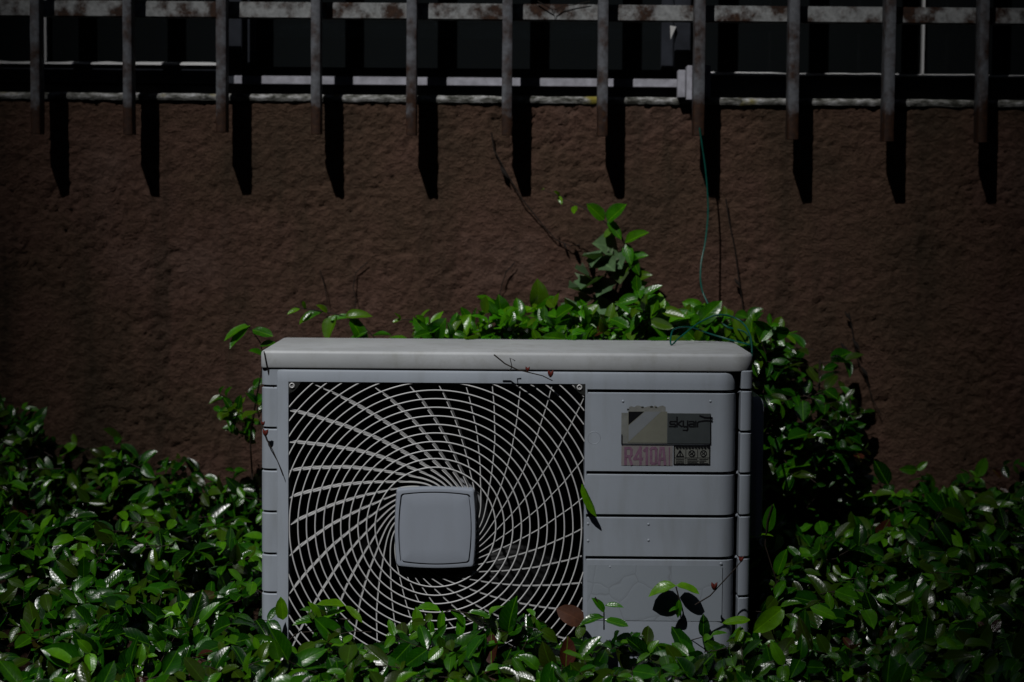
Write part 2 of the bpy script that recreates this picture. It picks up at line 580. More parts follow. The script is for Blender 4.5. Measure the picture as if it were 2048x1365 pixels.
def sash(name, x0, x1, yf, pyb, pyt, bead, pb=None):
    s = MB()
    zb, zt_ = zz(pyb, yf), zz(pyt, yf)
    s.box(x0, x1, yf, yf + 0.03, zb, zt_)
    s.box(x0, x0 + 0.022, yf + 0.001, yf + 0.03, zt_ + 0.0005, 2.18); s.box(x1 - 0.022, x1, yf + 0.001, yf + 0.03, zt_ + 0.0005, 2.18)
    f = s.build(name, M['dark_metal'], house, 30, 0.001)
    g = MB(); g.box(x0 + 0.02, x1 - 0.02, yf + 0.014, yf + 0.018, zt_ - 0.003, 2.17)
    go = g.build('glass_pane', M['glass'], None, 30)
    go.parent = f; go.location = (0, 0, 0)
    go.matrix_parent_inverse = Matrix.Identity(4)
    go.location = (0, 0, 0)
    if bead:
        b_ = MB()
        n_ = 120
        x0b, x1b = x0 + 0.022, x1 - 0.022
        vs, fs = [], []
        for i in range(n_ + 1):
            x = x0b + (x1b - x0b) * i / n_
            hh = 0.0062 + noise.noise(Vector((x * 30, yf, 0))) * 0.0018
            vs += [(x, yf - 0.005, zt_ + 0.0008), (x, yf - 0.0025, zt_ + hh * 0.7), (x, yf + 0.003, zt_ + hh), (x, yf + 0.008, zt_ + 0.0008)]
            if i: fs += [((i - 1) * 4 + k, i * 4 + k, i * 4 + k + 1, (i - 1) * 4 + k + 1) for k in range(3)]
        b_.add(vs, fs)
        if pb:
            xp = P(pb, 100, yf).x
            b_.box(xp - 0.0022, xp + 0.0022, yf - 0.002, yf + 0.012, zt_ + 0.005, 2.17)
        bo = b_.build('sealant_bead', M['sealant'], None, 60)
        bo.parent = f
    return f


s1 = sash('window_sash', -1.74, xa - 0.013, Y2, 172, 137, True, 91)
s2 = sash('window_sash', xa + 0.015, xb - 0.019, Y1 + 0.022, 154, 138, False)
s3 = sash('window_sash', xb + 0.013, 1.74, Y2, 178, 148, True, 1846)
w = MB()
w.box(P(468, 160, Y1).x, P(1360, 160, Y1).x, Y1, Y1 + 0.02, zz(173, Y1), zz(156, Y1))
w.build('window_ledge', M['pale_metal'], house, 30, 0.0012)
w = MB()   # centre transom behind the ledge, upper blind
w.box(xa + 0.04, xb - 0.04, Y1 + 0.06, Y1 + 0.07, zz(74, Y1), zz(44, Y1))
w.build('window_transom', simple('dull blue grey blind', (0.03, 0.04, 0.05), 0.7), house, 30, 0.001)
w = MB()
a, b_, c_ = P(1340, 52, Y1), P(1352, 54, Y1), P(1341, 79, Y1)
w.add([(q.x, Y1 - 0.004 + dy, q.z) for dy in (0, 0.006) for q in (a, b_, c_)], [(0, 1, 2), (5, 4, 3), (0, 2, 5, 3), (2, 1, 4, 5), (1, 0, 3, 4)])
w.build('latch_lit_patch', M['sealant'], house, 30)  # sunlit patch of the latch, put in as a white triangle
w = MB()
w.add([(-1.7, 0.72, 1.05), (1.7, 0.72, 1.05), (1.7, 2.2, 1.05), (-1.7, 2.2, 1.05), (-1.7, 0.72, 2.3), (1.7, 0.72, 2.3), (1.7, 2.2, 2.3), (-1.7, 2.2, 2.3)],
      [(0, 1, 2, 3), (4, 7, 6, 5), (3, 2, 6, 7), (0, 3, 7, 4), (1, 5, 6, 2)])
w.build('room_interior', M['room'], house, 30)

# ------------------------------------------------------------------ window grille
YB0, YB1 = YW - 0.076, YW - 0.036
grille = thing('window_grille', 'rusty grey steel window grille of upright bars in front of the dark window', 'window grille', (0, YB1, z_sill1))
bars = [(61, 80, 268), (246, 264.5, 269), (431.5, 452, 264), (622, 641, 268), (812, 832.5, 270), (1003.5, 1024, 270),
        (1195.5, 1216, 272), (1387, 1409, 271), (1577, 1598, 279), (1768, 1789, 283), (1957, 1976, 285)]
for (l, r, bt) in bars:
    x0, x1 = P(l, 240, YB0).x, P(r, 240, YB0).x
    zb = P((l + r) / 2, bt, YB0).z
    n_ = 40
    me_ = MB()
    # slightly uneven bar, closed at its cut end
    lv = [zb + (2.15 - zb) * (i / n_) ** 1.6 for i in range(n_ + 1)]
    cx0 = random.uniform(-0.0006, 0.0006)
    vs, fs = [], []
    e = 0.0016
    for i, z in enumerate(lv):
        o_ = cx0 * i / n_ * 4
        a0, a1 = x0 + o_ + noise.noise(Vector((l, z * 30, 0))) * 0.0006, x1 + o_ + noise.noise(Vector((r, z * 30, 4))) * 0.0006
        vs += [(a0 + e, YB0, z), (a1 - e, YB0, z), (a1, YB0 + e, z), (a1, YB1 - e, z), (a1 - e, YB1, z), (a0 + e, YB1, z), (a0, YB1 - e, z), (a0, YB0 + e, z)]
        if i: fs += [((i - 1) * 8 + k, (i - 1) * 8 + (k + 1) % 8, i * 8 + (k + 1) % 8, i * 8 + k) for k in range(8)]
    fs.append(tuple(range(7, -1, -1)))
    fs.append(tuple(n_ * 8 + k for k in range(8)))
    me_.add(vs, fs)
    me_.build('bar', M['bar'], grille, 50)
w = MB()
YR = YB1 + 0.0005
w.box(-1.72, 1.72, YR, YR + 0.02, zz(41, YR), zz(8, YR))
w.build('rail', M['rail'], grille, 30, 0.002)
w = MB()
for (l, r, t, b_, ya, yb) in ((1356, 1371, 140, 196, YB1 + 0.015, YB1 + 0.04), (1374, 1385, 131, 201, YB1 + 0.002, YB1 + 0.035), (1410, 1421, 131, 196, YB1 + 0.002, YB1 + 0.035)):
    q0, q1 = P(l, t, ya), P(r, b_, ya)
    w.box(q0.x, q1.x, ya, yb, q1.z, q0.z)
w.build('bracket', M['pale_metal'], grille, 30, 0.0015)

# ------------------------------------------------------------------ air conditioner
YP = -0.014                                   # front panel face
ac = thing('air_conditioner_unit', 'light grey outdoor air conditioner unit with a round wire fan grille, half sunk in leaves', 'air conditioner', (0, 0.15, 0.06))
X = lambda px, py=900, y=0.0: P(px, py, y).x
Z = lambda px, py, y=0.0: P(px, py, y).z
xL, xR = X(523, 800), X(1506, 800)
xLi, xRt = X(553, 900), X(1479, 900)
z_lid_top = Z(1016, 705, YP); z_lid_bot = Z(1016, 740, YP); z_bot = z_lid_top - 0.595
DEP = 0.30
YC = -0.008


def levels(grooves, ztop, zbot, gw=0.0032, gd=0.003, tb=0.002):
    zs, of = [ztop - 0.0, ztop - tb], [-tb, 0.0]
    for g in grooves:
        zs += [g + 0.0024, g + 0.0021, g - 0.0014, g - 0.0034]
        of += [0.0, -gd, -gd, 0.0]
    zs.append(zbot); of.append(0.0)
    return zs, of


# casing: wrap-round shell with the front open behind the panel
tg = [Z(1016, 776), Z(1016, 859.5), Z(1016, 943), Z(1016, 1026.5), Z(1016, 1110.5), Z(1016, 1188), Z(1016, 1270), Z(1016, 1352)]
lz, lo = levels(tg, z_lid_bot + 0.001, z_bot)
rp_ = rounded([(xLi + 0.02, 0.03, 0), (xLi + 0.02, YC, 0), (xL, YC, 0.016), (xL, DEP, 0.012), (xR, DEP, 0.03), (xR, YC, 0.0185), (xRt, YC, 0.002), (xRt, 0.03, 0)], 8)
path = rp_[::-1]
w = MB(); w.strip(rp_, lz, [(lambda p, o=o: -o) if False else -o for o in lo])
w.build('casing', M['casing'], ac, 35)
# dark inside of the casing
w = MB()
w.add([(x, y, z) for z in (z_bot + 0.01, z_lid_bot - 0.004) for (x, y) in ((xL + 0.012, 0.036), (xR - 0.02, 0.036), (xR - 0.02, DEP - 0.02), (xL + 0.012, DEP - 0.02))],
      [(0, 1, 2, 3), (4, 7, 6, 5), (1, 5, 6, 2), (2, 6, 7, 3), (3, 7, 4, 0)])
w.build('fan_chamber', M['black'], ac, 30)

# front panel, one sheet with the fan opening cut out and grooves right of it
gx0, gx1 = X(576.5, 1000, YP), X(1168.5, 1000, YP)
gz1, gz0 = Z(872, 766, YP), Z(872, 1352, YP)
xPl, xPr = X(552.5, 900, YP), X(1474, 900, YP)
pg = [Z(1320, 783.5, YP), Z(1320, 947, YP), Z(1320, 1033, YP), Z(1320, 1117, YP), Z(1320, 1345, YP)]
pp = [(xPl, 0.004), (xPl, YP + 0.007), (xPl + 0.0015, YP + 0.0045), (xPl + 0.005, YP + 0.003)]
pp += [(gx0, YP), (gx1, YP), (gx1 + 0.003, YP), (gx1 + 0.0042, YP), (X(1300), YP), (X(1400), YP)]
R_ = 0.030
for k in range(9):
    g = k / 8 * math.pi / 2
    pp.append((xPr - R_ + R_ * math.sin(g), YP + R_ - R_ * math.cos(g)))
pp.append((xPr, 0.012))
zt_p = z_lid_bot - 0.0028
rows = [(zt_p, -0.004, 0), (zt_p - 0.0012, -0.0012, 0), (zt_p - 0.004, 0, 0), (gz1, 0, 0)]
for g in pg:
    rows += [(g + 0.0029, 0, 0), (g + 0.0026, 0, 1), (g - 0.0016, 0, 1), (g - 0.0037, 0, 0)]
rows += [(gz0, 0, 0), (z_bot + 0.02, 0, 0)]
rows.sort(key=lambda t: -t[0])
nr = []
for i in range(len(pp)):
    a, b_ = pp[max(i - 1, 0)], pp[min(i + 1, len(pp) - 1)]
    t = Vector((b_[0] - a[0], b_[1] - a[1])).normalized()
    nr.append((t.y, -t.x))
vs, fs = [], []
npp = len(pp)
for (z, o, gr) in rows:
    for i, p in enumerate(pp):
        oo = o - (0.0055 if gr and p[0] > gx1 + 0.0035 else 0)
        vs.append((p[0] + nr[i][0] * oo, p[1] + nr[i][1] * oo, z))
for j in range(len(rows) - 1):
    zc = (rows[j][0] + rows[j + 1][0]) / 2
    for i in range(npp - 1):
        if pp[i][0] >= gx0 - 1e-6 and pp[i + 1][0] <= gx1 + 1e-6 and gz0 < zc < gz1 and pp[i][1] == YP:
            continue
        fs.append((j * npp + i, j * npp + i + 1, (j + 1) * npp + i + 1, (j + 1) * npp + i))
b0 = len(vs)
yd = 0.035
for (xx, zz_) in ((gx0, gz0), (gx1, gz0), (gx1, gz1), (gx0, gz1)):
    vs += [(xx, YP, zz_), (xx, yd, zz_)]
for k in range(4):
    k2 = (k + 1) % 4
    fs.append((b0 + 2 * k, b0 + 2 * k2, b0 + 2 * k2 + 1, b0 + 2 * k + 1))
w = MB(); w.add(vs, fs)
panel = w.build('front_panel', M['casing'], ac, 32)

# lid
YL = YP + 0.003
lp = rounded([(X(521, 720, YL), YL, 0.009), (X(1509.5, 720, YL), YL, 0.034), (X(1509.5, 720, YL), DEP + 0.006, 0.055), (X(521, 720, YL), DEP + 0.006, 0.012)], 10)
w = MB()
zt_l = z_lid_top
w.strip(lp, [z_lid_bot, z_lid_bot, z_lid_bot + 0.002, zt_l - 0.006, zt_l - 0.003, zt_l - 0.0008, zt_l],
        [-0.0085, -0.001, 0.0, 0.0, -0.001, -0.0032, -0.007], closed=True, cap=True)
me = w.mesh('lid')
lid = link('lid', me, M['lid'], ac, 30)

# fan grille ---------------------------------------------------------
C0 = P(871, 1055, YP + 0.0024)
cx, cz = C0.x, C0.z
YG = YP + 0.0024
u = MM
inx = lambda x, z, e=0.0: gx0 - e < x < gx1 + e and gz0 - e < z < gz1 + e
w = MB()
for k in range(18):
    R = (120.5 + 17.15 * k) * u
    n_ = max(120, int(R * 1400))
    run = []
    segs = []
    for i in range(n_ + 1):
        g = 2 * math.pi * i / n_ + 0.0001
        x, z = cx + R * math.cos(g), cz + R * math.sin(g)
        if inx(x, z, 0.0005):
            run.append((x, YG, z))
        else:
            if len(run) > 2: segs.append(run)
            run = []
    if len(run) > 2: segs.append(run)
    for s_ in segs:
        w.tube(s_, 0.00122, 7)
fg = w.build('fan_grille', M['grille'], ac, 60)

# swirl fins: (radius px, turn deg)
FT = [(74, -9), (80, 0), (96, 22), (119, 41), (150, 52.5), (184, 61), (240, 70.5), (300, 77.5), (360, 82.5), (420, 86.5)]


def turn(r):
    for (r0, a0), (r1, a1) in zip(FT, FT[1:]):
        if r <= r1:
            return a0 + (a1 - a0) * (r - r0) / (r1 - r0)
    return FT[-1][1]


# smooth the turn table
rr_ = np.linspace(74, 418, 90)
aa_ = np.array([turn(r) for r in rr_])
kern = np.ones(9) / 9
aa_ = np.convolve(np.pad(aa_, 4, mode='edge'), kern, 'valid')
w = MB()
NF = 32
for q in range(NF):
    th = 90 + 360 / NF * q + 2.0
    pts = []
    for r, a in zip(rr_, aa_):
        g = math.radians(th + a)
        x, z = cx + r * u * math.cos(g), cz + r * u * math.sin(g)
        if not inx(x, z, 0.0): break
        pts.append((x, z))
    vs, fs = [], []
    n_ = len(pts)
    for i in range(n_):
        a, b_ = pts[max(i - 1, 0)], pts[min(i + 1, n_ - 1)]
        t = Vector((b_[0] - a[0], b_[1] - a[1])).normalized()
        hx, hz = -t.y * 0.0007, t.x * 0.0007
        lx, lz = t.y * 0.0021, -t.x * 0.0021          # the blades lean back
        x, z = pts[i]
        y0, y1 = YG + 0.0012, YG + 0.0195
        vs += [(x - hx, y0, z - hz), (x + hx, y0, z + hz), (x + hx * 0.8 + lx, y1, z + hz * 0.8 + lz), (x - hx * 0.8 + lx, y1, z - hz * 0.8 + lz)]
        if i: fs += [((i - 1) * 4 + k, (i - 1) * 4 + (k + 1) % 4, i * 4 + (k + 1) % 4, i * 4 + k) for k in range(4)]
    fs += [(3, 2, 1, 0), tuple((n_ - 1) * 4 + k for k in range(4))]
    w.add(vs, fs)
fins = w.build('grille_fins', M['grille'], None, 60)
fins.parent = fg


def squircle(a, r, bulge, n=10):
    pts = []
    for cxs, czs, g0 in ((1, 1, 0), (-1, 1, 90), (-1, -1, 180), (1, -1, 270)):
        for k in range(n + 1):
            g = math.radians(g0 + 90 * k / n)
            pts.append((cxs * (a - r) + r * math.cos(g), czs * (a - r) + r * math.sin(g)))
        # bulged side to the next corner
        nx_, nz_ = [(0, 1), (-1, 0), (0, -1), (1, 0)][[0, 90, 180, 270].index(g0)]
        p0 = pts[-1]
        q_ = {0: (-(a - r), a), 90: (-a, -(a - r)), 180: (a - r, -a), 270: (a, a - r)}[g0]
        for k in range(1, 8):
            f = k / 8
            pts.append((p0[0] + (q_[0] - p0[0]) * f + nx_ * bulge * 4 * f * (1 - f), p0[1] + (q_[1] - p0[1]) * f + nz_ * bulge * 4 * f * (1 - f)))
    return pts


hx_, hz_ = P(870.5, 1057, YG - 0.012).x, P(870.5, 1057, YG - 0.012).z
secs = [(YG + 0.012, 79, 7, 3), (YG - 0.002, 78.5, 7, 3), (YG - 0.010, 77, 7, 3.5), (YG - 0.0125, 76, 7, 3.5), (YG - 0.013, 74, 7, 3.5),
        (YG - 0.013, 69.5, 7, 4), (YG - 0.010, 69.3, 7, 4), (YG - 0.010, 67.2, 7, 4), (YG - 0.013, 66.6, 7, 4), (YG - 0.0132, 65.6, 7, 4), (YG - 0.0132, 40, 5, 3), (YG - 0.0132, 12, 3, 0.5)]
vs, fs = [], []
for (y, a, r, bl) in secs:
    ring = squircle(a * u, r * u, bl * u)
    nn = len(ring)
    vs += [(hx_ + p[0], y, hz_ + p[1]) for p in ring]
for j in range(len(secs) - 1):
    fs += [(j * nn + k, j * nn + (k + 1) % nn, (j + 1) * nn + (k + 1) % nn, (j + 1) * nn + k) for k in range(nn)]
fs.append(tuple((len(secs) - 1) * nn + k for k in range(nn)))
w = MB(); w.add(vs, fs)
hub = w.build('hub_cap', M['hub'], None, 28)
hub.parent = fg
# plastic skirt behind the hub
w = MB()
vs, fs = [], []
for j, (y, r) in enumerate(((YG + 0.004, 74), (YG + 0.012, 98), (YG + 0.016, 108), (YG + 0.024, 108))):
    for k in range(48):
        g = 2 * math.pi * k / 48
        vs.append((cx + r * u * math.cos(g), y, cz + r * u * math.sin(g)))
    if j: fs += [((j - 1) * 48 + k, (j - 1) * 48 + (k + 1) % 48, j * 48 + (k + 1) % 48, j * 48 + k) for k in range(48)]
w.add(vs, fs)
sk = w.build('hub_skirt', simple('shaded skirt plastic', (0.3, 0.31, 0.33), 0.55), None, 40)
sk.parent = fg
# fan
w = MB()
for q in range(3):
    vs, fs = [], []
    for i in range(9):
        for j in range(9):
            r = 0.055 + 0.165 * i / 8
            g = math.radians(120 * q + 20 + 75 * (j / 8) + 18 * i / 8)
            vs.append((cx + r * math.cos(g), 0.17 + 0.06 * (j / 8 - 0.5) + 0.012 * math.sin(i), cz + r * math.sin(g)))
            if i and j:
                b0 = i * 9 + j
                fs.append((b0 - 10, b0 - 9, b0, b0 - 1))
    w.add(vs, fs)
w.tube([(cx, 0.09, cz), (cx, 0.10, cz), (cx, 0.22, cz)], [0.045, 0.058, 0.058], 32)
w.build('fan', M['fan'], ac, 40)
# corner tabs and screws of the grille
for (px, py, sx_) in ((584, 771.5, 1), (1159, 775, -1)):
    q = P(px, py, YP)
    ex = gx0 if sx_ > 0 else gx1
    t_ = 24 * u
    w = MB()
    w.add([(ex, YP + 0.0002, gz1), (ex + sx_ * t_, YP + 0.0002, gz1), (ex + sx_ * t_ * 0.8, YP + 0.0002, gz1 - t_ * 0.45), (ex + sx_ * t_ * 0.45, YP + 0.0002, gz1 - t_ * 0.8), (ex, YP + 0.0002, gz1 - t_)],
          [(0, 1, 2, 3, 4)])
    o = w.build('corner_tab', simple('dark tab', (0.03, 0.032, 0.03), 0.6), None, 30)
    o.parent = fg
    w = MB()
    pts = [(q.x + 0.0034 * math.cos(g), YP - 0.0008, q.z + 0.0034 * math.sin(g)) for g in np.linspace(0, 2 * math.pi, 25)]
    w.tube(pts, 0.0013, 6, caps=False)
    w.tube([(q.x, YP - 0.0001, q.z), (q.x, YP + 0.0008, q.z)], 0.0016, 16)
    o = w.build('screw', M['grille'], None, 50)
    o.parent = fg

# valve cover on the right side, base feet
w = MB()
zc1, zc0 = Z(1520, 792, 0.12), Z(1520, 1080, 0.12)
w.strip(rounded([(xR - 0.01, 0.10, 0), (xR - 0.01, 0.26, 0), (xR + 0.032, 0.26, 0.012), (xR + 0.032, 0.10, 0.014)], 6), [zc0, zc0 + 0.006, zc1 - 0.01, zc1], [0.006, 0, 0, 0.008], closed=True, cap=True)
w.build('valve_cover', M['casing'], ac, 40)
for sx_ in (xL + 0.12, xR - 0.16):
    w = MB(); w.box(sx_, sx_ + 0.05, -0.03, DEP + 0.03, 0.0, z_bot + 0.003)
    w.build('foot', M['black'], ac, 30, 0.003)

# small moulded marks of the right panel
w = MB()
q = P(1188, 876, YP)
w.tube([(q.x + 12.5 * u * math.cos(g), YP + 0.0004, q.z + 12.5 * u * math.sin(g)) for g in np.linspace(0, 2 * math.pi, 41)], 0.0007, 6, caps=False)
w.build('moulded_ring', M['casing'], ac, 60)
for (px, py) in ((1297, 1049), (1297, 1081), (1176, 1048), (1176, 1082), (1220, 1134), (1442, 1128), (1246, 803), (1421, 803)):
    q = P(px, py, YP)
    vs = []; fs = []
    for j, (r, dy) in enumerate(((0.0026, 0.0003), (0.0019, -0.0006), (0.0008, -0.001))):
        vs += [(q.x + r * math.cos(g), YP + dy, q.z + r * math.sin(g)) for g in np.linspace(0, 2 * math.pi, 13)[:-1]]
        if j: fs += [((j - 1) * 12 + k, (j - 1) * 12 + (k + 1) % 12, j * 12 + (k + 1) % 12, j * 12 + k) for k in range(12)]
    fs.append(tuple(24 + k for k in range(12)))
    w = MB(); w.add(vs, fs)
    w.build('moulded_mark', M['casing'], ac, 60)

# ---------------------------------------------------------------- stickers
def quad(mb, px0, py0, px1, py1, dy, th=0.0004):
    a, b_ = P(px0, py0, YP), P(px1, py1, YP)
    y = YP - dy
    mb.box(a.x, b_.x, y - th * 0.5, y, b_.z, a.z)


STK = [0]


def stroke(mb, pts, wd, dy):
    """flat ribbon along pixel points on the panel face"""
    q = [P(x, y, YP) for x, y in pts]
    for i in range(len(q) - 1):
        a, b_ = q[i], q[i + 1]
        t = (b_ - a); t.y = 0
        if t.length < 1e-7: continue
        t.normalize()
        n_ = Vector((-t.z, 0, t.x)) * wd * u * 0.5
        e = t * wd * u * 0.45
        STK[0] += 1
        y = YP - dy - 0.00005 * (STK[0] % 9)
        mb.add([(v.x, y, v.z) for v in (a - e - n_, b_ + e - n_, b_ + e + n_, a - e + n_)], [(0, 1, 2, 3)])


def sticker_mat(name, col, rough=0.5, blot=0.25, scale=60):
    m, nt, N, L, B = mat(name)
    t = noise_tex(N, L, scale, 5, 0.65)
    r = ramp(N, [(0.3, tuple(c * (1 - blot) for c in col)), (0.65, col)])
    L.new(t.outputs['Fac'], r.inputs['Fac']); L.new(r.outputs['Color'], B.inputs['Base Color'])
    B.inputs['Roughness'].default_value = rough
    return m


ink = simple('black ink', (0.006, 0.006, 0.009), 0.5)
w = MB(); quad(w, 1243, 826, 1421, 889, 0.0003)
plate = w.build('nameplate', sticker_mat('faded grey plate', (0.33, 0.345, 0.325)), ac, 30)


def sub(mb, name, m_, par):
    o = mb.build(name, m_, None, 30)
    o.parent = par
    o.location = par.location * 0
    return o


w = MB(); quad(w, 1256, 823, 1333.5, 886, 0.0007)
sub(w, 'faded_emblem', sticker_mat('faded cream film', (0.30, 0.305, 0.25), 0.5, 0.15, 30), plate)
w = MB()
a, b_, c_ = P(1257, 823.5, YP), P(1288, 823.5, YP), P(1257, 850, YP)
w.add([(v.x, YP - 0.0011, v.z) for v in (a, c_, b_)], [(0, 1, 2)])
sub(w, 'emblem_triangle', ink, plate)
w = MB()
vv = [P(x, y, YP) for x, y in ((1257, 852), (1290, 823.5), (1322, 823.5), (1257, 884))]
w.add([(v.x, YP - 0.00105, v.z) for v in vv], [(3, 2, 1, 0)])
sub(w, 'emblem_band', sticker_mat('pale blue grey film', (0.33, 0.36, 0.39), 0.5, 0.1, 30), plate)
w = MB(); quad(w, 1335, 827, 1420.5, 888, 0.0007)
sub(w, 'dark_field', sticker_mat('dark grey film', (0.09, 0.105, 0.11), 0.45, 0.2, 40), plate)
# lettering: skyair
w = MB()
ox, oy, sc = 1339, 0, 1.0
D_ = 0.0011
S1 = [[(1351, 843.5), (1341, 843.5), (1340, 845), (1340, 847), (1341, 848.5), (1349, 848.5), (1350.5, 850), (1350.5, 852), (1349.5, 853.5), (1339, 853.5)],
      [(1354, 835), (1354, 854)], [(1363, 842.5), (1355, 848), (1363.5, 853.5)],
      [(1366.5, 842.5), (1366.5, 851.5), (1368, 853.5), (1374.5, 853.5)], [(1375, 842.5), (1375, 859), (1373.5, 861), (1366.5, 861)],
      [(1378.5, 843.5), (1386.5, 843.5), (1388, 845), (1388, 853.5), (1380, 853.5), (1378.5, 852), (1378.5, 849.5), (1380, 848.2), (1388, 848.2)],
      [(1391.5, 843), (1391.5, 853.8)],
      [(1395, 853.8), (1395, 846), (1397, 844), (1401, 843)], [(1401, 843), (1410, 841.8), (1424, 842)], [(1400, 832), (1409, 835.5), (1424, 836)]]
for s_ in S1: stroke(w, s_, 3.0, D_)
# plate frame lines
for s_ in ([(1243.5, 870), (1243.5, 888.5), (1421, 888.5), (1421, 832)],):
    stroke(w, s_, 2.2, D_ + 0.0003)
sub(w, 'lettering', ink, plate)
# torn upper edge of the emblem film with a few dark flecks
w = MB()
edge = [P(1258, 824, YP), P(1331, 824, YP)]
tops = [P(1258 + i * 73 / 14, 813 + random.uniform(-2.2, 2.6) + (3 if i in (0, 14) else 0), YP) for i in range(15)]
w.add([(v.x, YP - 0.00055, v.z) for v in [edge[0]] + tops + [edge[1]]], [tuple(range(17))])
sub(w, 'torn_film', sticker_mat('torn cream film', (0.36, 0.37, 0.35), 0.55, 0.3, 120), plate)
for (px_, py_, r_) in ((1285, 815, 3.0), (1303, 814, 3.4), (1312, 815, 2.4), (1256, 819, 2.4)):
    q = P(px_, py_, YP)
    w = MB()
    w.add([(q.x + r_ * u * math.cos(g) * random.uniform(.8, 1.2), YP - 0.0008, q.z + r_ * u * 0.6 * math.sin(g)) for g in np.linspace(0, 2 * math.pi, 11)[:-1]], [tuple(range(10))])
    sub(w, 'glue_fleck', sticker_mat('dark glue', (0.07, 0.07, 0.055), 0.7, 0.5, 200), plate)

w = MB(); quad(w, 1243, 891.5, 1345, 932, 0.0003)
ref = w.build('refrigerant_sticker', sticker_mat('faded pink sticker', (0.38, 0.345, 0.345), 0.5, 0.2, 50), ac, 30)
w = MB()
T = 895.5; Bt = 928.5
Mi = (T + Bt) / 2
for s_ in ([(1251, Bt), (1251, T + 1), (1260, T + 1), (1262.5, T + 4), (1262.5, Mi - 2), (1260, Mi + 1), (1252, Mi + 1)], [(1258, Mi + 1), (1263, Bt)],
           [(1281, Bt), (1281, T), (1269, Mi + 6), (1284, Mi + 6)],
           [(1289, T + 6), (1293.5, T + 1), (1293.5, Bt)],
           [(1302, T + 3), (1304, T + 1), (1310, T + 1), (1312, T + 3), (1312, Bt - 3), (1310, Bt - 1), (1304, Bt - 1), (1302, Bt - 3), (1302, T + 3)],
           [(1318, Bt), (1321.5, T + 1), (1326.5, T + 1), (1330, Bt)], [(1320, Mi + 6), (1328.5, Mi + 6)],
           ):
    stroke(w, s_, 5.2, 0.0007)
stroke(w, [(1338.5, T), (1338.5, Bt + 1)], 2.0, 0.0007)
sub(w, 'lettering', sticker_mat('faded magenta ink', (0.34, 0.19, 0.29), 0.5, 0.3, 160), ref)

w = MB(); quad(w, 1347, 891.5, 1420.5, 930.5, 0.0003)
warn = w.build('warning_sticker', sticker_mat('grey warning film', (0.27, 0.28, 0.255), 0.5, 0.2, 60), ac, 30)
w = MB()
for s_ in ([(1348.2, 892.5), (1419.3, 892.5), (1419.3, 929.3), (1348.2, 929.3), (1348.2, 892.5)],): stroke(w, s_, 2.2, 0.0009)
stroke(w, [(1350, 916), (1418, 916)], 1.0, 0.0007)
stroke(w, [(1371.5, 899), (1371.5, 928)], 1.0, 0.00075); stroke(w, [(1395, 899), (1395, 915)], 1.0, 0.00075)
for x_ in np.arange(1352.5, 1418, 6.2):
    stroke(w, [(x_, 895.5), (x_ + 3.2, 895.5)], 2.6, 0.0007)
    stroke(w, [(x_ + 1.6, 898), (x_ + 3.6, 898)], 1.6, 0.0007)
stroke(w, [(1353, 913), (1360, 901), (1367, 913), (1353, 913)], 1.9, 0.0008); stroke(w, [(1360, 904.5), (1360, 911)], 2.4, 0.0007)
for c0_ in (1383.5, 1407):
    stroke(w, [(c0_ + 6 * math.cos(g), 907.5 + 6 * math.sin(g)) for g in np.linspace(0, 2 * math.pi, 19)], 1.7, 0.0008)
    stroke(w, [(c0_ - 4, 903.5), (c0_ + 4, 911.5)], 1.7, 0.0007)
    stroke(w, [(c0_ - 3, 909), (c0_ + 1, 907.5), (c0_ + 3, 904)], 1.6, 0.00075)
for k, y_ in enumerate((919, 922, 925, 927.2)):
    stroke(w, [(1352, y_), (1368, y_)], 1.2, 0.0007)
    stroke(w, [(1375, y_), (1394 + 3 * (k % 2), y_)], 1.3, 0.0007)
    stroke(w, [(1399, y_), (1416 - 4 * (k % 3), y_)], 1.2, 0.0007)
sub(w, 'pictograms', ink, warn)

# old film on the lower panel, crazed with cracks
m, nt, N, L, B = mat('crazed film')
B.inputs['Roughness'].default_value = 0.35
vo = N.new('ShaderNodeTexVoronoi'); vo.feature = 'DISTANCE_TO_EDGE'; vo.inputs['Scale'].default_value = 17
tc = N.new('ShaderNodeTexCoord')
nz = noise_tex(N, L, 9, 3)
ad = N.new('ShaderNodeVectorMath'); ad.operation = 'ADD'
sc_ = N.new('ShaderNodeVectorMath'); sc_.operation = 'SCALE'; sc_.inputs['Scale'].default_value = 0.06
L.new(nz.outputs['Color'], sc_.inputs[0]); L.new(tc.outputs['Object'], ad.inputs[0]); L.new(sc_.outputs[0], ad.inputs[1])
L.new(ad.outputs[0], vo.inputs['Vector'])
r = ramp(N, [(0.0, (0.37, 0.41, 0.46)), (0.014, (0.465, 0.525, 0.59))])
L.new(vo.outputs['Distance'], r.inputs['Fac']); L.new(r.outputs['Color'], B.inputs['Base Color'])
r2 = ramp(N, [(0.0, (0, 0, 0)), (0.05, (1, 1, 1))])
L.new(vo.outputs['Distance'], r2.inputs['Fac'])
bump(N, L, B, r2.outputs['Color'], 0.3, 0.0005)
w = MB(); quad(w, 1175, 1130, 1443, 1243, 0.0002, 0.0008)
w.build('cracked_film', m, ac, 30)

